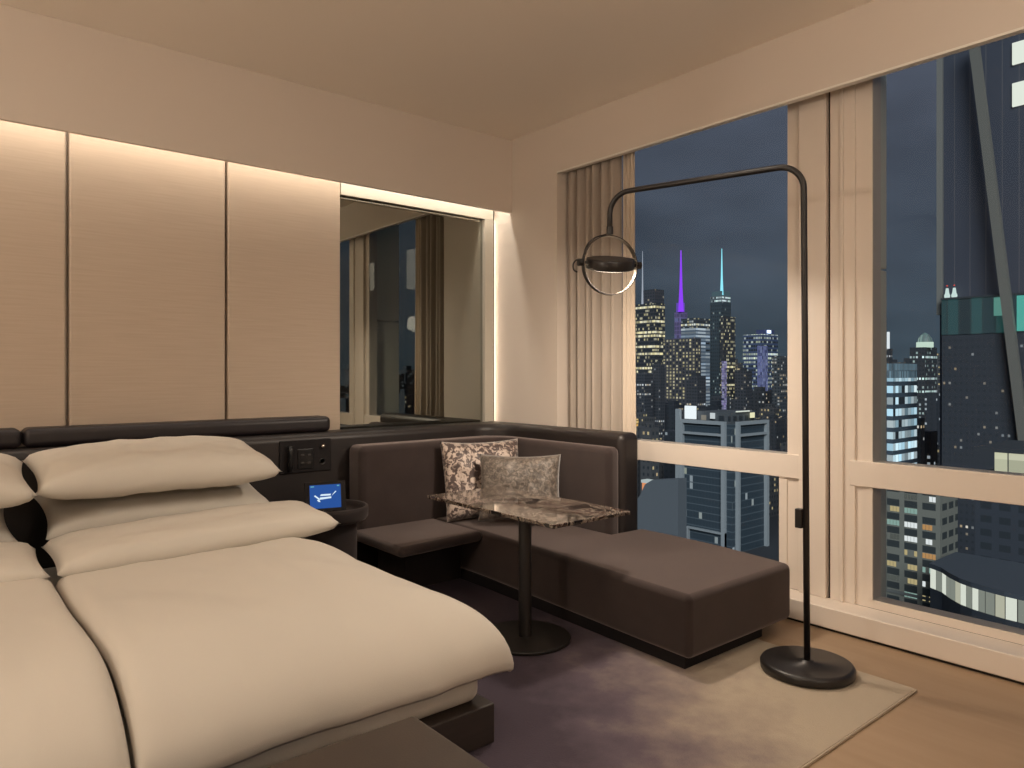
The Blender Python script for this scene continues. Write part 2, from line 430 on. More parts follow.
tl = thing('tablet', (1.925, 4.07, .556), 'small tablet with a lit blue screen standing on the side table', 'tablet')
MT = xf((1.925, 4.07, .656), -12, 0, -16)
def tbox(x0, x1, z0, z1, y0, y1):
    bm = box(x0, x1, y0, y1, z0, z1)
    for v in bm.verts: v.co = MT @ v.co
    return bm
put('case', tbox(-.122, .122, -.088, .088, 0, .010), M_plinth, tl, bevel=.003)
M_screen = mat('tablet_screen', srgb(50, 90, 170), .2)
M_screen = emit('tablet_screen', srgb(42, 80, 148), 1.0)
scr = put('screen', tbox(-.092, .092, -.07, .07, -.002, 0), M_screen, tl)
def quad(pts, m, par, nm):
    bm = BM()
    a = [bm.verts.new(MT @ Vector((x, -.0026, z))) for x, z in pts]; bm.faces.new(a)
    put(nm, bm, m, par)
M_sw = emit('tablet_glyph', (.75, .9, 1, 1), .9)
M_sg = emit('tablet_glyph_teal', srgb(120, 190, 200), .8)
bmk = BM()
for pts in ([(-.032, .004), (.030, .004), (.033, .014), (-.026, .014)], [(-.034, -.018), (.034, -.012), (.034, -.002), (-.034, -.005)], [(-.068, .006), (-.060, .010), (-.034, -.012), (-.038, -.020)],
            [(-.052, -.018), (-.036, -.018), (-.030, -.032), (-.042, -.030)], [(.030, -.004), (.036, .002), (.066, .026), (.060, .030)]):
    bmk.faces.new([bmk.verts.new(MT @ Vector((x, -.0028, z))) for x, z in pts])
put('picture', bmk, M_sw, scr)
for x0, x1 in ((-.086, -.066), (.070, .084)): quad([(x0, .058), (x1, .058), (x1, .064), (x0, .064)], M_sg, scr, 'status_mark')
put('stand', tbox(-.05, .05, -.088, -.06, .01, .06), M_shiny, tl, bevel=.003)

# ------------------------------------------------------------------ bed
bd = thing('bed', (.46, 3.3, .012), 'wide low bed on a dark wooden platform with a white mattress', 'bed')
put('platform', box(-.80, 1.69, 2.13, 4.496, .012, .16), M_plat, bd, bevel=.006)
for x0, x1 in ((-.74, .455), (.465, 1.66)):
    put('mattress', box(x0, x1, 2.165, 4.48, .16, .385), M_linen2, bd, bevel=.05, seg=6)

def circ(d, w, h):
    if d >= w: return 0.
    k = 1 - max(d, 0) / w
    return h * (1 - sqrt(max(0, 1 - k * k)))
def duvet(x0, x1, y0, y1, outer, seed, lab):
    dv = thing('duvet', ((x0 + x1) / 2, (y0 + y1) / 2, .3), lab, 'duvet', 'two white duvets on the bed')
    def f(u, v):
        x = x0 + (x1 - x0) * u; y = y0 + (y1 - y0) * v
        do, di = (x1 - x, x - x0) if outer > 0 else (x - x0, x1 - x)
        a, b = circ(do, .40, .26), circ(y - y0, .46, .295)
        drop = (a ** 8 + b ** 8) ** (1 / 8)
        z = .575 - drop - circ(di, .07, .07) - circ(y1 - y, .07, .05)
        z += .018 * fbm(x * 1.6 + seed, y * 1.4) + .010 * fbm(x * 4 + seed, y * 2.2, 3) + .005 * fbm(x * 9 + seed, y * 5, 5) + .006 * fbm((x + y * .6) * 7 + seed, (y - x * .4) * 1.6, 8)
        z += .020 * sin(pi * min(1, max(0, u))) * sin(pi * v)
        # soft waves of the hem
        e = min(1, drop / .2)
        x += e * .012 * sin(y * 7 + seed) * min(1, di * 3); y += e * .012 * sin(x * 6 + seed) 
        return (x, y, z)
    put('cover', gridbm(72, 80, f), M_linen, dv, smooth=True, solid=.05, bevel=0.0, sub=1)
    xm = (x0 + x1) / 2
    put('duvet_fold', pillow_bm(x1 - x0 - .06, .49, .17, xf((xm - (.02 if outer > 0 else -.01), y1 + .155, .612), 3, -2 * outer, 0), seed, .025, .36, wr=.012), M_linen, dv, smooth=True)
    return dv
duvet(.450, 1.765, 2.075, 3.53, 1, 2., 'white duvet on the bed half beside the sofa, with its top folded back')
duvet(-.86, .458, 2.075, 3.50, -1, 9., 'white duvet on the bed half cut off by the frame, away from the sofa')

def pil(name, w, d, t, loc, r, seed, lab, m=M_linen, **k):
    tag(put(name, pillow_bm(w, d, t, xf(loc, *r), seed, **k), m, smooth=True), lab, 'pillow', 'bed pillows')
pil('pillow', 1.10, .56, .20, (1.03, 4.205, .70), (14, 0, 0), 1., 'lower flat pillow under the plump pillow beside the headboard controls', M_linen2, wr=.01, pw=.42)
pil('pillow', 1.13, .60, .225, (1.00, 4.13, .908), (9, 0, 0), 5., 'plump white pillow on top of the stack beside the headboard controls', wr=.018, pw=.42, pinch=.045)
pil('pillow', 1.14, .56, .20, (-.19, 4.20, .70), (14, 0, 0), 11., 'lower flat pillow of the stack cut off by the picture edge', M_linen2, wr=.01)
pil('pillow', 1.18, .60, .225, (-.155, 4.06, .905), (9, 0, 0), 15., 'plump white top pillow of the stack cut off by the picture edge', wr=.018, pw=.42, pinch=.045)

# bench at the foot
bn = thing('bench', (.3, 1.5, .0), 'brown padded bench standing at the foot of the bed', 'bench')
put('seat', box(-.85, 1.14, 1.20, 1.82, .27, .40), M_bench, bn, bevel=.018, seg=4)
put('base', box(-.80, 1.08, 1.26, 1.78, .012, .27), M_plat, bn, bevel=.004)

# ------------------------------------------------------------------ rug
rg = thing('rug', (2.0, 2.6, 0), 'plum to sand ombre rug under the sofa chaise and lamp', 'rug')
put('pile', box(.3, 3.392, 1.308, 4.05, -.001, .0115), M_rug, rg)
bm = BM(); abox(bm, .3, 3.40, 1.30, 1.308, -.001, .0115); abox(bm, 3.392, 3.40, 1.308, 4.05, -.001, .0115)
put('binding', bm, M_rughem, rg, bevel=.004)

# ------------------------------------------------------------------ arched floor lamp
lp = thing('floor_lamp', (3.21, 1.708, .012), 'tall black arched floor lamp with a ring head, standing on the rug edge', 'floor lamp')
LX, LY = 3.21, 1.708
put('base', lathe([(0, .012), (.196, .012), (.206, .02), (.208, .045), (.201, .056), (.187, .06), (.03, .060), (.028, .066), (0, .066)], (LX, LY, 0), 72), M_black, lp, smooth=True, bevel=.0)
A = Vector((-.26, .90, 0)).normalized(); P0 = Vector((LX, LY, 0)); tilt = Vector((-.008, .012, 0))
def lpnt(s, z): return P0 + tilt * 1.0 + A * s + Vector((0, 0, z))
ZT, RB = 2.375, .115
pts = [P0 + Vector((0, 0, .06)), P0 + tilt * .5 + Vector((0, 0, 1.2)), lpnt(0, ZT - RB)]
pts += [lpnt(RB - RB * cos(a * pi / 24), ZT - RB + RB * sin(a * pi / 24)) for a in range(1, 13)]
LEN = 1.0
pts += [lpnt(LEN - RB + RB * sin(a * pi / 24), ZT - RB + RB * cos(a * pi / 24)) for a in range(0, 13)]
pts += [lpnt(LEN, 2.165)]
put('pole', tube(pts, .0145, 16), M_black, lp, smooth=True)
top = lpnt(LEN, 2.165)
put('pole_joint', lathe([(0, -.012), (.018, -.012), (.018, .03), (0, .03)], top, 24), M_black, lp, smooth=False)
sw = box(-.016, .016, -.034, .0, -.045, .045)
for v in sw.verts: v.co = v.co + Vector((LX - .006, LY + .034 + .016, .72))
put('switch', sw, M_black, lp, bevel=.004)
# ring turned on its joint; the disc swivels on two knobs
B = Vector((.93, -.354, 0)).normalized()
RC = top + Vector((0, 0, -.018 - .162)); RR = .162
outr = [RC + B * RR * cos(2 * pi * i / 96) + Vector((0, 0, RR * sin(2 * pi * i / 96))) for i in range(96)]
bm = BM(); NRM = B.cross(Vector((0, 0, 1))).normalized(); W = .016
def ringband(bm, r0, r1, w):
    vs = []
    for i in range(96):
        d = B * cos(2 * pi * i / 96) + Vector((0, 0, sin(2 * pi * i / 96)))
        vs.append([bm.verts.new(RC + d * r + NRM * s) for r, s in ((r1, w), (r1, -w), (r0, -w), (r0, w))])
    for i in range(96):
        a, b = vs[i], vs[(i + 1) % 96]
        for j in range(4): bm.faces.new((a[j], a[(j + 1) % 4], b[(j + 1) % 4], b[j]))
ringband(bm, RR - .004, RR, W)
put('ring', bm, M_black, lp)
bm = BM(); ringband(bm, RR - .0055, RR - .0042, W * .96)
put('lit_ring_lining', bm, M_ringin, lp)  # bright lining paints the disc's light onto the black ring
TL = Matrix.Rotation(math.radians(16), 3, B) @ Matrix.Rotation(math.radians(4), 3, NRM)
dk = put('light_disc', lathe([(0, -.028), (.122, -.028), (.130, -.024), (.132, -.018), (.132, .022), (.129, .028), (.10, .030), (0, .030)], RC + Vector((0, 0, .008)), 64, TL), M_black, lp, smooth=True, bevel=0)
M_diff = emit('frosted_diffuser', (1., .86, .70, 1), 6.)
put('diffuser', lathe([(0, -.0300), (.112, -.0300), (.112, -.027), (0, -.027)], RC + Vector((0, 0, .008)), 64, TL), M_diff, dk, smooth=False)
for sgn in (-1, 1):
    ax3 = Vector((0, 0, 1)).rotation_difference(B * sgn).to_matrix()
    put('pivot_knob', lathe([(0, .125), (.011, .125), (.011, .168), (.02, .168), (.02, .188), (0, .188)], RC + Vector((0, 0, .008)), 24, ax3), M_black, lp, smooth=False)
cab = []
for q in ((.0, .205), (.03, .196), (.075, .182), (.105, .160), (.13, .13), (.145, .085), (.150, .052), (.185, .055), (.208, .03), (.205, .0), (.185, -.012)):
    cab.append(RC - B * q[0] + Vector((0, 0, q[1] - .03)) - NRM * .02)
def smoothpts(p, n=6):
    r = []
    for i in range(len(p) - 1):
        a, b, c, d = p[max(i - 1, 0)], p[i], p[i + 1], p[min(i + 2, len(p) - 1)]
        for k in range(n):
            t = k / n
            r.append(.5 * (2 * b + (c - a) * t + (2 * a - 5 * b + 4 * c - d) * t * t + (3 * b - a - 3 * c + d) * t ** 3))
    return r + [p[-1]]
put('cable', tube(smoothpts(cab), .0045, 8), M_black, lp, smooth=True)

# ------------------------------------------------------------------ the city outside (metres, true distances)
GZ = -150.
def facade_group():
    g = bpy.data.node_groups.new('facade', 'ShaderNodeTree')
    I = g.interface.new_socket
    for nm, tp, dv in (('Bay', 'NodeSocketFloat', 4), ('Floor', 'NodeSocketFloat', 4), ('WinU', 'NodeSocketFloat', .6), ('WinV', 'NodeSocketFloat', .5), ('Lit', 'NodeSocketFloat', .2), ('LitFloor', 'NodeSocketFloat', .1),
                       ('Seed', 'NodeSocketFloat', 0), ('Power', 'NodeSocketFloat', 1), ('ColA', 'NodeSocketColor', (1, .8, .5, 1)), ('ColB', 'NodeSocketColor', (.8, .9, 1, 1)), ('Wall', 'NodeSocketColor', (.05, .05, .06, 1)), ('Pane', 'NodeSocketColor', (.02, .025, .03, 1))):
        s = I(name=nm, in_out='INPUT', socket_type=tp); s.default_value = dv
    I(name='Shader', in_out='OUTPUT', socket_type='NodeSocketShader')
    N = g.nodes.new; L = g.links.new
    gi = N('NodeGroupInput'); go = N('NodeGroupOutput')
    def M(op, a, b=None, c=None):
        n = N('ShaderNodeMath'); n.operation = op
        for i, v in enumerate((a, b, c)):
            if v is None: continue
            if isinstance(v, (int, float)): n.inputs[i].default_value = v
            else: L(v, n.inputs[i])
        return n.outputs[0]
    tc = N('ShaderNodeTexCoord'); so = N('ShaderNodeSeparateXYZ'); sn = N('ShaderNodeSeparateXYZ')
    L(tc.outputs['Object'], so.inputs[0]); L(tc.outputs['Normal'], sn.inputs[0])
    isx = M('GREATER_THAN', M('ABSOLUTE', sn.outputs[0]), M('ABSOLUTE', sn.outputs[1]))
    side = M('LESS_THAN', M('ABSOLUTE', sn.outputs[2]), .6)
    u = M('ADD', M('MULTIPLY', so.outputs[1], isx), M('MULTIPLY', so.outputs[0], M('SUBTRACT', 1, isx)))
    uu = M('DIVIDE', M('ADD', u, 500.13), gi.outputs['Bay']); vv = M('DIVIDE', M('ADD', so.outputs[2], .02), gi.outputs['Floor'])
    uc, vc = M('FLOOR', uu), M('FLOOR', vv)
    fu, fv = M('FRACT', uu), M('FRACT', vv)
    inu = M('LESS_THAN', M('ABSOLUTE', M('SUBTRACT', fu, .5)), M('MULTIPLY', gi.outputs['WinU'], .5))
    inv = M('LESS_THAN', M('ABSOLUTE', M('SUBTRACT', fv, .5)), M('MULTIPLY', gi.outputs['WinV'], .5))
    win = M('MULTIPLY', M('MULTIPLY', inu, inv), side)
    cx = N('ShaderNodeCombineXYZ'); L(uc, cx.inputs[0]); L(vc, cx.inputs[1]); L(M('ADD', gi.outputs['Seed'], M('MULTIPLY', isx, 31.7)), cx.inputs[2])
    wn = N('ShaderNodeTexWhiteNoise'); L(cx.outputs[0], wn.inputs['Vector'])
    sc = N('ShaderNodeSeparateColor'); L(wn.outputs['Color'], sc.inputs[0])
    cf = N('ShaderNodeCombineXYZ'); L(vc, cf.inputs[0]); L(M('ADD', gi.outputs['Seed'], 5.5), cf.inputs[1])
    wf = N('ShaderNodeTexWhiteNoise'); L(cf.outputs[0], wf.inputs['Vector'])
    p = M('ADD', gi.outputs['Lit'], M('MULTIPLY', M('LESS_THAN', wf.outputs['Value'], gi.outputs['LitFloor']), .75))
    lit = M('MULTIPLY', M('LESS_THAN', wn.outputs['Value'], p), win)
    st_ = M('MULTIPLY', M('MULTIPLY', lit, gi.outputs['Power']), M('ADD', .25, M('MULTIPLY', sc.outputs[0], 1.1)))
    mx = N('ShaderNodeMix'); mx.data_type = 'RGBA'; L(sc.outputs[1], mx.inputs[0]); L(gi.outputs['ColA'], mx.inputs[6]); L(gi.outputs['ColB'], mx.inputs[7])
    mb = N('ShaderNodeMix'); mb.data_type = 'RGBA'; L(win, mb.inputs[0]); L(gi.outputs['Wall'], mb.inputs[6]); L(gi.outputs['Pane'], mb.inputs[7])
    b = N('ShaderNodeBsdfPrincipled'); L(mb.outputs[2], b.inputs['Base Color']); b.inputs['Roughness'].default_value = .6
    L(mx.outputs[2], b.inputs['Emission Color']); L(st_, b.inputs['Emission Strength'])
    L(b.outputs[0], go.inputs[0])
    return g
FG = facade_group()
WARMW, COOLW, YELW, GRNW, BLUW = (1, .72, .38, 1), (.82, .93, 1, 1), (1, .86, .42, 1), (.7, 1, .9, 1), (.35, .5, 1, 1)
def facade(name, seed=0., **k):
    m, nt, out = nmat(name)
    n = nt.nodes.new('ShaderNodeGroup'); n.node_tree = FG
    n.inputs['Seed'].default_value = seed
    for a, v in k.items(): n.inputs[a].default_value = v
    nt.links.new(n.outputs[0], out.inputs[0]); m.cycles.emission_sampling = 'NONE'
    return m
def flat(name, c, r=.7): return mat(name, c, r)
M_roof = flat('roof_gravel', (.03, .033, .038, 1))
M_slate = flat('slate_cladding', (.27, .285, .29, 1), .5)
M_dkglass = flat('dark_tower_glass', (.03, .036, .05, 1), .25)

def bld(label, x0, x1, y0, y1, z1, m, cat='building', group=None, roof=True, z0=GZ, name='tower'):
    b = thing(name, ((x0 + x1) / 2, (y0 + y1) / 2, z0), label, cat, group)
    put('body', box(x0, x1, y0, y1, z0, z1), m, b)
    return b
def spire(par, x, y, z0, z1, r, m, nm='spire', n=8):
    put(nm, lathe([(r, z0), (r * .55, z0 + (z1 - z0) * .4), (r * .2, z1), (0, z1)], (x, y, 0), n), m, par)

# --- skyline through the first window
b = bld('wide tower with yellow lit floors and a white mast, beside the curtain edge', 1583.7, 1627, 1283.8, 1443, 195, facade('f_bands', 1, Bay=5, Floor=10, WinU=.95, WinV=.6, Lit=.34, LitFloor=.38, Power=.7, ColA=YELW, ColB=(1, .95, .7, 1), Wall=(.045, .045, .05, 1)))
put('crown', box(1586, 1625.4, 1285.8, 1329, 195, 234), facade('f_crown', 2, Bay=9, Floor=9, Lit=.08, Power=.8, Wall=(.05, .05, .06, 1)), b)
M_mast = emit('mast_light', (.62, .68, .8, 1), .55)
spire(b, 1586, 1330, 195, 345, 3.2, M_mast, 'mast')
b = bld('purple lit stepped tower carrying the violet spire', 1969.4, 2007, 1483.3, 1524, 118, facade('f_purple', 3, Bay=9, Floor=12, Lit=.12, Power=.5, ColA=BLUW, ColB=(.8, .7, 1, 1), Wall=(.14, .11, .22, 1)))
put('upper_body', box(1972, 2000, 1485, 1516, 118, 205), facade('f_purple2', 4, Bay=6, Floor=14, WinU=.4, WinV=.8, Lit=.05, Power=.3, ColA=BLUW, ColB=BLUW, Wall=(.16, .12, .26, 1)), b)
put('crown', box(1974, 1990, 1488, 1510, 205, 236), emit('violet_light', (.22, .12, .75, 1), .55), b)
spire(b, 1974, 1491, 205, 410, 9, emit('violet_spire', (.30, .06, 1, 1), .95))
b = bld('dark glass tower with a cyan spire, tallest on the skyline', 1553.5, 1592.5, 1048.7, 1083.9, 178, facade('f_cyan', 5, Bay=6, Floor=9, WinU=.5, WinV=.5, Lit=.10, LitFloor=.02, Power=.7, ColA=COOLW, ColB=GRNW, Wall=(.04, .055, .065, 1)))
put('lit_crown', box(1553.5, 1590, 1048.7, 1082, 178, 194), facade('f_crown2', 6, Bay=5, Floor=8, WinU=.9, WinV=.5, Lit=.85, Power=.8, ColA=COOLW, ColB=GRNW, Wall=(.10, .12, .13, 1)), b)
put('roof_screen', prism([(1553.5, 1050), (1590, 1050), (1590, 1080), (1556, 1080)], 194, 206), flat('screen_steel', (.09, .14, .15, 1)), b)
spire(b, 1559, 1053, 196, 312, 4.2, emit('cyan_spire', (.30, .85, 1, 1), 1.0))
put('wing', box(1545, 1598, 1040, 1048, GZ, 142), facade('f_wing', 7, Bay=6, Floor=9, WinU=.7, WinV=.55, Lit=.38, LitFloor=.12, Power=.75, ColA=YELW, ColB=(1, .95, .65, 1), Wall=(.04, .04, .045, 1)), b)
b = bld('white blue striped tower left of the cyan spire tower', 1378.5, 1432, 999.3, 1041, 105, facade('f_stripe', 8, Bay=30, Floor=8, WinU=1., WinV=.55, Lit=.95, Power=.42, ColA=(.6, .78, 1, 1), ColB=(.85, .95, 1, 1), Wall=(.10, .13, .17, 1)))
put('top_floors', box(1378.5, 1432, 999.3, 1041, 105, 127), facade('f_stripe_top', 9, Bay=6, Floor=7, WinU=.8, WinV=.6, Lit=.4, Power=.6, ColA=YELW, ColB=COOLW, Wall=(.05, .06, .07, 1)), b)
bld('dark slab with columns of warm lit windows below the violet spire', 1209.9, 1230, 879.5, 959.6, 71.6, facade('f_grid', 10, Bay=8.2, Floor=6.5, WinU=.5, WinV=.6, Lit=.6, LitFloor=.1, Power=.55, ColA=YELW, ColB=(1, .9, .6, 1), Wall=(.06, .058, .065, 1)))
b = bld('blue lit tower with a glowing rooftop sign', 1449, 1515, 875.6, 923, 87.7, facade('f_blue', 11, Bay=6, Floor=9, WinU=.8, WinV=.5, Lit=.42, LitFloor=.1, Power=.65, ColA=COOLW, ColB=(.9, 1, .7, 1), Wall=(.05, .07, .13, 1)))
put('blue_lit_shaft', box(1447, 1470, 874, 886, GZ, 62), facade('f_blue2', 12, Bay=5, Floor=7, WinU=.4, WinV=.9, Lit=.8, Power=.35, ColA=(.45, .5, 1, 1), ColB=(.6, .7, 1, 1), Wall=(.13, .14, .3, 1)), b)
put('rooftop_sign', box(1468, 1482, 873, 875, 90, 97), emit('sign_light', (.6, .75, 1, 1), 2.2), b)
put('rooftop_plant', box(1465, 1500, 876, 900, 87.7, 98), flat('blue_roof_plant', (.04, .05, .12, 1)), b)
bld('dim office block with warm windows beside the post, near the blue tower', 1248.4, 1295, 717.3, 733.6, 33, facade('f_dim', 13, Bay=6, Floor=6, Lit=.3, LitFloor=.1, Power=.7, ColA=WARMW, ColB=COOLW, Wall=(.06, .065, .07, 1)))
bld('slender violet lit shaft at the foot of the cyan spire tower', 1081.5, 1090, 726.1, 731, 22, facade('f_violet', 14, Bay=3, Floor=4, WinU=.9, WinV=.8, Lit=.9, Power=.35, ColA=(.6, .45, 1, 1), ColB=(.75, .8, 1, 1), Wall=(.15, .13, .3, 1)))
for i, (lab, a) in enumerate((('dark unlit block at the foot of the yellow banded tower', (898.4, 918, 748.4, 773, 1.4)), ('round shouldered dark block before the warm window slab', (936.9, 960, 677.3, 698, -3.2)),
                              ('narrow dark block between banded tower and warm window slab', (940.7, 954, 752.2, 769, 16)), ('low dark block before the cyan spire tower, by the blue shaft', (977.5, 994, 617.5, 637, 4.4)))):
    b = bld(lab, *a, facade('f_dark%d' % i, 20 + i, Bay=5, Floor=5, Lit=.07, Power=.7, Wall=(.05, .052, .06, 1)))
    put('roof_house', box(a[0] + 5, a[1] - 6, a[2] + 5, a[3] - 6, a[4], a[4] + 5), M_roof, b)
bld('amber lit narrow block low by the curtain edge', 693.5, 700, 593.7, 611, -55.9, facade('f_amber', 25, Bay=3.2, Floor=4.2, WinU=.8, WinV=.7, Lit=.95, Power=1.0, ColA=(1, .55, .12, 1), ColB=(1, .75, .3, 1), Wall=(.2, .12, .05, 1)))

# near tower in pale slate frames
b = thing('framed_tower', (550, 370, GZ), 'slate blue tower with pale rectangular facade frames behind the transom', 'building')
MJ = facade('f_frames', 30, Bay=3.2, Floor=6.2, WinU=.97, WinV=.86, Lit=.03, LitFloor=0, Power=.9, ColA=COOLW, ColB=(.9, .95, .7, 1), Wall=(.075, .095, .11, 1), Pane=(.030, .044, .056, 1))
put('body', box(526.5, 578.5, 345.5, 397.5, GZ, -42), MJ, b)
fr = lambda *a: put('facade_frame', a[0], M_slate, b)
def frame_x(y0, y1, z1, t, x0, x1, z0=GZ, cross=()):
    bm = BM(); abox(bm, x0, x1, y0, y0 + t, z0, z1); abox(bm, x0, x1, y1 - t, y1, z0, z1); abox(bm, x0, x1, y0 + t, y1 - t, z1 - t * .8, z1)
    for c in cross: abox(bm, x0, x1, y0 + t, y1 - t, c - 1.0, c + 1.0)
    return bm
fr(frame_x(351, 397.5, -39.5, 3.6, 523.5, 526.5, cross=(-51,)))
fr(frame_x(351, 390, -133, 2.0, 523.6, 526.5, z0=GZ))
bm = BM(); Y0, Y1 = 342.5, 345.5
abox(bm, 531, 534.2, Y0, Y1, GZ, -39.5); abox(bm, 575, 578.5, Y0, Y1, GZ, -39.5); abox(bm, 534.2, 575, Y0, Y1, -42.4, -39.5); abox(bm, 534.2, 575, Y0, Y1, -52, -50)
fr(bm)
put('side_fin', box(524, 527, 397.5, 402, GZ, -30.5), M_slate, b)
put('penthouse', box(533, 572, 352, 385, -42, -32), facade('f_pent', 31, Bay=9, Floor=9, Lit=.1, Power=.6, Wall=(.07, .075, .08, 1)), b)
put('lit_roof_wall', box(527.5, 529, 383, 394.5, -39, -27.5), emit('roof_flood', (.9, .97, 1, 1), .95), b)
put('lit_roof_wall', box(531, 532, 366, 370.5, -38, -33), emit('roof_flood_dim', (.9, .97, 1, 1), .6), b)
put('roof_light', box(560, 566, 349, 350, -37.5, -33), emit('roof_lamp', (1, .95, .6, 1), .8), b)
put('light_rail', box(540, 560, 350, 351, -32, -31), emit('roof_line', (.95, 1, .9, 1), .7), b)

b = thing('slab_building', (372, 300, GZ), 'unlit slate grey slab with a sloping roof, low beside the sofa end', 'building')
bm = BM()
prof = [(279.7, -64.6), (300, -67.5), (306, -71), (311, -80), (318.7, -84)]
lo = [bm.verts.new((x, y, GZ)) for x in (367.3, 376) for y, z in prof]; hi = [bm.verts.new((x, y, z)) for x in (367.3, 376) for y, z in prof]
n = len(prof)
for i in range(n - 1):
    bm.faces.new((lo[i], lo[i + 1], hi[i + 1], hi[i])); bm.faces.new((lo[n + i], lo[n + i + 1], hi[n + i + 1], hi[n + i])); bm.faces.new((hi[i], hi[i + 1], hi[n + i + 1], hi[n + i]))
bm.faces.new((lo[0], hi[0], hi[n], lo[n])); bm.faces.new((lo[n - 1], hi[n - 1], hi[2 * n - 1], lo[2 * n - 1]))
put('body', bm, flat('slab_cladding', (.105, .115, .125, 1), .6), b)
b = bld('small orange lit rooftop hut with a white top, beyond the sofa end', 405, 414, 334, 341.5, -84, facade('f_hut_low', 33, Bay=4, Floor=4, Lit=.2, Power=.6, Wall=(.05, .05, .05, 1)))
put('lantern', box(405.5, 410, 335, 340.5, -84, -77.5), emit('orange_lantern', (.9, .35, .16, 1), .8), b)
put('canopy', box(405, 412, 334.5, 341, -77.5, -75.5), emit('white_canopy', (.8, .9, .9, 1), .5), b)

# --- through the second window
b = bld('bright blue white office tower with lit floors, beside the exterior fin', 522.4, 563, 215.6, 226, -2.1, facade('f_office', 40, Bay=5.2, Floor=8, WinU=.94, WinV=.62, Lit=.88, Power=.75, ColA=(.5, .82, 1, 1), ColB=(.82, .96, 1, 1), Wall=(.05, .07, .09, 1)))
put('crown', box(522.4, 563, 215.6, 226, -2.1, 8), facade('f_office_top', 41, Bay=1.6, Floor=10.2, WinU=.7, WinV=.95, Lit=.95, Power=.22, ColA=(.4, .7, .9, 1), ColB=(.5, .75, .9, 1), Wall=(.10, .13, .15, 1)), b)
b = bld('distant tower topped by a green white lit dome', 1618, 1682, 604.5, 634, 55, facade('f_dome', 42, Bay=6, Floor=9, Lit=.18, LitFloor=.2, Power=.8, ColA=COOLW, ColB=GRNW, Wall=(.035, .037, .042, 1)))
put('drum', lathe([(16, 55), (16, 66), (0, 66)], (1635, 611, 0), 24), emit('drum_light', (.75, .95, .8, 1), .7), b)
put('dome', lathe([(14, 66), (12.5, 74), (8, 81), (3, 85), (0, 86)], (1635, 611, 0), 24), facade('f_dome_rib', 43, Bay=6, Floor=30, WinU=.7, WinV=1, Lit=.9, Power=.28, ColA=GRNW, ColB=GRNW, Wall=(.12, .18, .16, 1)), b)
b = bld('far dark tower with a white lit tip just past the exterior fin', 1873, 1893, 782.7, 819, 62, facade('f_tip', 44, Bay=7, Floor=9, Lit=.1, Power=.6, Wall=(.035, .036, .04, 1)))
put('lit_tip', box(1873, 1878, 783, 788, 62, 104), emit('tip_light', (.9, .97, 1, 1), .8), b)

# dark glass tower with diagonal brace
b = thing('glass_tower', (560, 130, GZ), 'huge dark glass tower with a teal lit floor, beacons and diagonal brace', 'building')
MT_ = facade('f_glass', 45, Bay=9, Floor=60, WinU=.94, WinV=1.0, Lit=0, Power=0, Wall=(.085, .08, .085, 1), Pane=(.04, .044, .06, 1))
put('body', box(527, 580, 30, 187.7, GZ, 300), MT_, b)
put('edge_fin', box(525, 528.5, 185.5, 189, 40, 300), flat('edge_metal', (.16, .15, .13, 1)), b)
ltw = emit('white_bright', (.95, 1, .88, 1), .8)
put('lit_window', box(525.5, 527, 112, 146.2, 192.7, 206), ltw, b)
put('lit_window', box(525.5, 527, 112, 146.2, 166.6, 181), ltw, b)
put('lower_floors', box(520, 560, 60, 184, GZ, 26.3), facade('f_lower', 47, Bay=3.3, Floor=4.6, WinU=.4, WinV=.34, Lit=.10, LitFloor=.06, Power=.6, ColA=COOLW, ColB=WARMW, Wall=(.03, .034, .042, 1)), b)
put('lit_floor', box(519.5, 540, 100, 184, 26.3, 49.2), facade('f_teal', 46, Bay=6.8, Floor=400, WinU=.86, WinV=1, Lit=1, LitFloor=0, Power=.085, ColA=(.10, .50, .46, 1), ColB=(.06, .28, .30, 1), Wall=(.03, .05, .05, 1)), b)
put('lit_window', box(519.0, 519.6, 146.2, 154.2, 37, 48.4), emit('teal_pale', (.30, .78, .66, 1), .30), b)
put('lit_window', box(519.0, 519.6, 127.2, 142, 27, 48.6), emit('teal_bright', (.18, .80, .68, 1), .45), b)
put('ledge', box(518.8, 527, 100, 184.4, 49.2, 50.4), M_roof, b)
for yb in (181.5, 177.3):
    bc = put('beacon', lathe([(1.5, 50.4), (1.8, 52), (1.2, 53.6), (.8, 56.8), (0, 56.8)], (522, yb, 0), 12), emit('beacon_light', (.8, 1, .95, 1), .7), b)
    put('warning_lamp', lathe([(0, 58), (.6, 58.5), (0, 59)], (522, yb, 0), 8), emit('red_lamp', (1, .1, .06, 1), .8), bc)
bm = BM()
a_, c_, wd = Vector((516, 164.3, 212)), Vector((516, 135.2, -60)), 5.2
q = [(a_.y - wd / 2, a_.z), (a_.y + wd / 2, a_.z), (c_.y + wd / 2, c_.z), (c_.y - wd / 2, c_.z)]
v0 = [bm.verts.new((514, y, z)) for y, z in q]; v1 = [bm.verts.new((518, y, z)) for y, z in q]
bm.faces.new(v0); bm.faces.new(v1[::-1])
for i in range(4): bm.faces.new((v0[i], v0[(i + 1) % 4], v1[(i + 1) % 4], v1[i]))
put('diagonal_brace', bm, flat('brace_cladding', (.13, .12, .10, 1), .6), b)

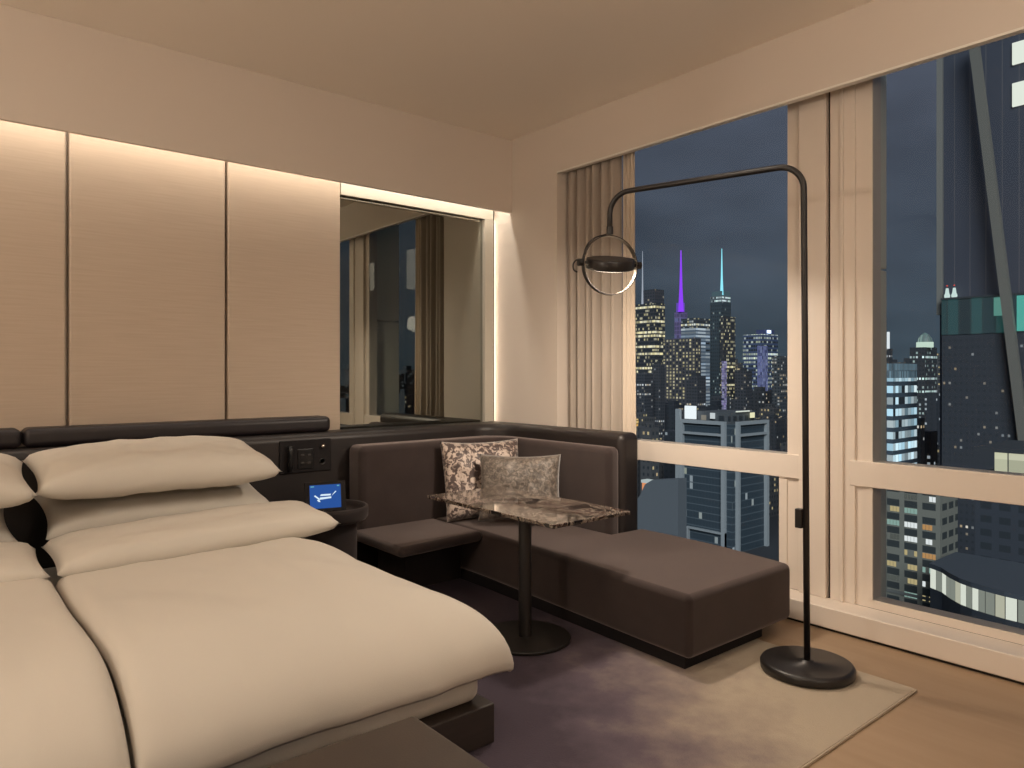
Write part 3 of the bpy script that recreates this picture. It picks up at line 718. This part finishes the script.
b = bld('dark low block with a glowing cream top floor under the glass tower', 305.6, 345, 40, 96.8, -36, facade('f_cream_low', 48, Bay=6, Floor=5, Lit=.05, Power=.6, Wall=(.035, .04, .05, 1)))
put('lit_floor', box(305.6, 345, 40, 90.5, -35.5, -27.6), facade('f_cream', 49, Bay=7.4, Floor=40, WinU=.95, WinV=1, Lit=1, Power=.5, ColA=(.95, .92, .68, 1), ColB=(.75, .75, .5, 1), Wall=(.03, .03, .03, 1)), b)
put('roof', box(305, 346, 39, 97, -27.6, -26), M_roof, b)

b = bld('near grey office block with rows of lit window groups', 219, 232, 77.9, 99.9, -26, facade('f_grey', 50, Bay=4.8, Floor=4.0, WinU=.72, WinV=.48, Lit=0., LitFloor=0., Power=0, Wall=(.17, .165, .135, 1), Pane=(.03, .035, .035, 1)))
random.seed(21)
lm = {c: emit('pane_' + c, col, s) for c, col, s in (('white', (.95, 1, 1, 1), .75), ('yellow', (1, .82, .42, 1), .42), ('green', (.55, .85, .75, 1), .4), ('orange', (1, .55, .22, 1), .42), ('dim', (.5, .55, .5, 1), .16))}
for r in range(11):
    for cidx in range(4):
        yc, zc = 80.77 + cidx * 4.8, -34 - 4 * r
        if random.random() < .85:
            c = random.choice(('white', 'yellow', 'yellow', 'green', 'dim', 'white', 'orange'))
            for k in range(4):
                if random.random() < .8: put('lit_window', box(218.93, 219.02, yc - 1.70 + k * .87, yc - 1.70 + k * .87 + .76, zc - .6, zc + .85), lm[c], b)
put('cornice', box(218.6, 219.4, 77.9, 99.9, -62.2, -61.4), flat('cornice_stone', (.12, .12, .11, 1)), b)

# curved podium
b = thing('curved_podium', (200, 55, GZ), 'curved dark podium roof with a glowing glazed lobby, low at the frame edge', 'building')
arc_ = [(204, 75), (201.8, 71.4), (197.9, 68.2), (194.8, 64.9), (193, 61.8), (192, 58.8), (190.9, 54.5), (190.5, 49.6), (190.5, 42)]
backp = [(222, 42), (222, 75)]
put('base', prism(arc_ + backp, GZ, -54.5), flat('podium_dark', (.025, .03, .038, 1)), b)
put('roof', prism([(x - .5, y) for x, y in arc_] + backp, -49.2, -48), flat('podium_roof', (.05, .058, .07, 1)), b)
MLOB = [emit('lobby_glow', (.88, .92, .80, 1), .75), emit('lobby_glow_soft', (.85, .85, .66, 1), .5), emit('lobby_glow_dim', (.6, .65, .56, 1), .34)]
for i, (p0, p1) in enumerate(zip(arc_[:-1], arc_[1:])):
    p0, p1 = Vector((*p0, 0)), Vector((*p1, 0)); dd = (p1 - p0)
    for k in range(2):
        a0 = p0 + dd * (k * .5 + .03); a1 = p0 + dd * (k * .5 + .47)
        bm = BM(); nn = Vector((-1, 0, 0)) * .2
        put('lobby_pane', prism([(a0.x, a0.y), (a1.x, a1.y), (a1.x + .3, a1.y), (a0.x + .3, a0.y)], -54.4, -49.3), MLOB[(i * 2 + k * 5 + i * i) % 3], b)

# --- anonymous blocks between the named towers
random.seed(5)
taken = []
GEN = [dict(Wall=(.045, .048, .055, 1), ColA=WARMW, ColB=COOLW, Lit=.17, LitFloor=.03), dict(Wall=(.03, .034, .042, 1), ColA=COOLW, ColB=COOLW, Lit=.15, LitFloor=.04), dict(Wall=(.065, .064, .066, 1), ColA=YELW, ColB=WARMW, Lit=.2, LitFloor=.05)]
GM = [facade('f_gen%d' % i, 60 + i, Bay=bay, Floor=fl, WinU=.42, WinV=.45, Power=1.0, **GEN[i % 3]) for i, (bay, fl) in enumerate(((5, 5), (6, 6), (5, 6), (8, 8), (9, 8), (8, 9)))]
CF, CR = Vector((.640, .768)), Vector((.768, -.640))
def clash(x0, x1, y0, y1):
    return any(x0 < b_ and x1 > a_ and y0 < d_ and y1 > c_ for a_, b_, c_, d_ in taken)
for o in list(COL.objects):
    if o.name.startswith('body') and o.parent and o.parent.location.length > 100:
        mn = [min(c[i] for c in o.bound_box) for i in range(2)]; mx_ = [max(c[i] for c in o.bound_box) for i in range(2)]
        taken.append((mn[0] + o.parent.location.x - 4, mx_[0] + o.parent.location.x + 4, mn[1] + o.parent.location.y - 4, mx_[1] + o.parent.location.y + 4))
def generic(u0, u1, t0, t1, yt0, yt1, count, label, group, flip=False, lim=None, far=False):
    made = tries = 0
    while made < count and tries < count * 40:
        tries += 1
        t = t0 + (t1 - t0) * random.random(); u = u0 + (u1 - u0) * (made + random.random()) / count
        p = (CF + CR * u) * t
        if flip: p = Vector((8.0 + p.x * .0 + (CF + CR * u).x * t, 9.65 - (CF + CR * u).y * t))
        ytop = yt0 + (yt1 - yt0) * (1 - (t - t0) / (t1 - t0)) + random.uniform(-8, 8)
        z1 = 1.4 + (373 - ytop) / 723 * t
        wx, wy = random.uniform(.014, .026) * t, random.uniform(.014, .03) * t
        if flip: x0, x1, y0, y1 = p.x, p.x + wx, p.y - wy, p.y
        else: x0, x1, y0, y1 = p.x, p.x + wx, p.y, p.y + wy
        if clash(x0, x1, y0, y1) or z1 < GZ + 8: continue
        taken.append((x0 - 2, x1 + 2, y0 - 2, y1 + 2))
        k = random.randrange(3) + (3 if t > 1050 else 0)
        b = bld(label, x0, x1, y0, y1, z1, GM[k], group=group, name='city_block')
        if random.random() < .6:
            put('roof_house', box(x0 + wx * .25, x1 - wx * .3, y0 + wy * .25, y1 - wy * .3, z1, z1 + .006 * t), GM[k], b)
        made += 1
L1 = 'dark city block with scattered lit windows below the spires, behind the curtain side window'
generic(.14, .40, 620, 880, 470, 420, 22, L1, 'low blocks below the spires')
generic(.13, .42, 900, 1500, 396, 420, 26, L1, 'low blocks below the spires')
generic(.13, .42, 2300, 3400, 362, 366, 16, 'hazy far block on the skyline behind the spire towers', 'far skyline blocks behind the spires')
generic(-.06, .13, 700, 1500, 440, 405, 14, 'city block with a few lit windows behind the curtain stack', 'city blocks behind the curtain')
L2 = 'dark city block with scattered white windows around the domed tower, behind the wider window'
generic(.50, .74, 520, 1000, 470, 410, 18, L2, 'dark blocks around the domed tower')
generic(.50, .66, 1100, 2200, 352, 392, 16, L2, 'dark blocks around the domed tower')
LM = 'far city block whose lights show only in the tinted mirror'
generic(-.26, -.16, 900, 2600, 372, 408, 22, LM, 'city blocks seen in the mirror', flip=True)

# streets far below, speckled with street lamps
M_ground, nt, out = nmat('city_ground')
N = nt.nodes.new; L = nt.links.new
p = N('ShaderNodeBsdfPrincipled'); p.inputs['Base Color'].default_value = (.03, .032, .036, 1); p.inputs['Roughness'].default_value = .8
tc = N('ShaderNodeTexCoord'); vo = N('ShaderNodeTexVoronoi'); vo.inputs['Scale'].default_value = .035; L(tc.outputs['Object'], vo.inputs['Vector'])
ls = N('ShaderNodeMath'); ls.operation = 'LESS_THAN'; ls.inputs[1].default_value = .13; L(vo.outputs['Distance'], ls.inputs[0])
ml = N('ShaderNodeMath'); ml.operation = 'MULTIPLY'; ml.inputs[1].default_value = .9; L(ls.outputs[0], ml.inputs[0])
p.inputs['Emission Color'].default_value = (1, .85, .6, 1); L(ml.outputs[0], p.inputs['Emission Strength']); L(p.outputs[0], out.inputs[0])
M_ground.cycles.emission_sampling = 'NONE'
st(put('ground', box(20, 7000, -5000, 6000, GZ - 2, GZ), M_ground))

# ------------------------------------------------------------------ hanging lamps (seen in the mirror's view of the window)
M_glow = emit('lamp_glow', (1, .86, .70, 1), 9.)
M_glow.cycles.emission_sampling = 'FRONT'
def pendant(x, y, z0, z1, r, lab):
    p = thing('pendant_lamp', (x, y, z0), lab, 'pendant lamp', 'pendant lamps mirrored beside the curtain')
    put('shade', lathe([(0, z0), (r, z0), (r, z1), (0, z1)], (x, y, 0), 32), M_glow, p, smooth=False)
    put('cap', lathe([(0, z1), (r * 1.05, z1), (r * 1.05, z1 + .02), (0, z1 + .02)], (x, y, 0), 32), M_black, p)
    put('cord', tube([(x, y, z1 + .02), (x, y, ZC)], .004, 8), M_black, p)
pendant(2.48, .66, 2.62, 3.18, .07, 'glowing upright lamp mirrored next to the curtain, the larger of two')
pendant(2.2, -1.1, 2.78, 3.22, .06, 'glowing upright lamp mirrored over the window post, the smaller of two')

# ------------------------------------------------------------------ lights
def area(name, loc, rot, sx, sy, e, c):
    l = bpy.data.lights.new(name, 'AREA'); l.shape = 'RECTANGLE'; l.size = sx; l.size_y = sy; l.energy = e; l.color = c
    o = bpy.data.objects.new(name, l); COL.objects.link(o); o.location = loc; o.rotation_euler = rot; return o
def point(name, loc, r, e, c):
    l = bpy.data.lights.new(name, 'POINT'); l.shadow_soft_size = r; l.energy = e; l.color = c
    o = bpy.data.objects.new(name, l); COL.objects.link(o); o.location = loc; return o
WARM = (1., .875, .73)
area('cove_strip', (.65, 4.665, 2.915), (0, 0, 0), 6.32, .035, 20, (1., .92, .80))
area('cove_strip', (3.80, 4.838, 1.85), (math.radians(90), 0, math.radians(18)), .016, 1.7, 32, (1., .93, .85))
point('fill_left', (-2.2, 1.9, 2.25), .14, 84, WARM)  # added fill light from the left, no fixture
point('fill_behind', (1.0, -1.7, 2.3), .14, 44, WARM)  # added fill light behind the camera, no fixture
def spot(name, loc, e, ang=2.3):
    l = bpy.data.lights.new(name, 'SPOT'); l.energy = e; l.color = WARM; l.spot_size = ang; l.spot_blend = 1.; l.shadow_soft_size = .12
    o = bpy.data.objects.new(name, l); COL.objects.link(o); o.location = loc; return o
spot('fill_downlight', (.9, 2.7, 3.29), 20)  # unseen ceiling spots, added as fill from above
spot('fill_downlight', (2.45, 2.0, 3.29), 45)
spot('fill_downlight', (.6, .6, 3.29), 50)
l = bpy.data.lights.new('lamp_head_light', 'AREA'); l.shape = 'DISK'; l.size = .21; l.energy = 30; l.color = (1., .84, .68)
o = bpy.data.objects.new('lamp_head_light', l); COL.objects.link(o)
o.matrix_world = Matrix.Translation(RC + Vector((0, 0, .008)) + TL @ Vector((0, 0, -.0315))) @ TL.to_4x4()
# added sun lamp brightens the facades, standing in for city glow
l = bpy.data.lights.new('facade_fill', 'SUN'); l.energy = 3.2; l.color = (.82, .92, 1.); l.angle = .6
o = bpy.data.objects.new('facade_fill', l); COL.objects.link(o); o.rotation_euler = Vector((.66, .56, -.5)).to_track_quat('-Z', 'Y').to_euler()

# night sky with lit cloud
w = bpy.data.worlds.new('night_sky'); S.world = w; w.use_nodes = True
nt = w.node_tree; nt.nodes.clear(); N = nt.nodes.new; L = nt.links.new
out = N('ShaderNodeOutputWorld'); bg = N('ShaderNodeBackground'); tc = N('ShaderNodeTexCoord')
mp = N('ShaderNodeMapping'); mp.inputs['Scale'].default_value = (2.2, 2.2, 6.0); L(tc.outputs['Generated'], mp.inputs[0])
n1 = N('ShaderNodeTexNoise'); n1.inputs['Scale'].default_value = 1.7; n1.inputs['Detail'].default_value = 5; n1.inputs['Roughness'].default_value = .5
L(mp.outputs[0], n1.inputs['Vector'])
sep = N('ShaderNodeSeparateXYZ'); L(tc.outputs['Generated'], sep.inputs[0])
r0 = N('ShaderNodeValToRGB'); e = r0.color_ramp.elements
e[0].position = 0.; e[0].color = srgb(50, 62, 71); e[1].position = .5; e[1].color = srgb(67, 70, 82)
q = e.new(.16); q.color = srgb(57, 65, 76)
L(sep.outputs[2], r0.inputs[0])
mr_ = N('ShaderNodeMapRange'); mr_.inputs['From Min'].default_value = .32; mr_.inputs['From Max'].default_value = .68; mr_.inputs['To Min'].default_value = 1.0; mr_.inputs['To Max'].default_value = 1.7
L(n1.outputs['Fac'], mr_.inputs['Value'])
L(r0.outputs[0], bg.inputs[0]); L(mr_.outputs[0], bg.inputs[1]); L(bg.outputs[0], out.inputs[0])

# ------------------------------------------------------------------ camera
cam = bpy.data.cameras.new('camera'); co = bpy.data.objects.new('camera', cam); COL.objects.link(co)
cam.sensor_width = 36; cam.lens = 723 / 1024 * 36; cam.shift_y = -11 / 1024; cam.clip_start = .05; cam.clip_end = 9000
co.location = (0, 0, 1.4); co.rotation_euler = (pi / 2, 0, -math.atan(602 / 723))
S.camera = co
S.view_settings.view_transform = 'Standard'; S.view_settings.look = 'None'; S.view_settings.gamma = 1; S.view_settings.use_curve_mapping = False
S.view_settings.exposure = .1
S.cycles.use_denoising = True
S.cycles.max_bounces = 10; S.cycles.diffuse_bounces = 5; S.cycles.glossy_bounces = 5; S.cycles.transparent_max_bounces = 16
S.cycles.caustics_reflective = False; S.cycles.caustics_refractive = False
S.cycles.sample_clamp_indirect = 6
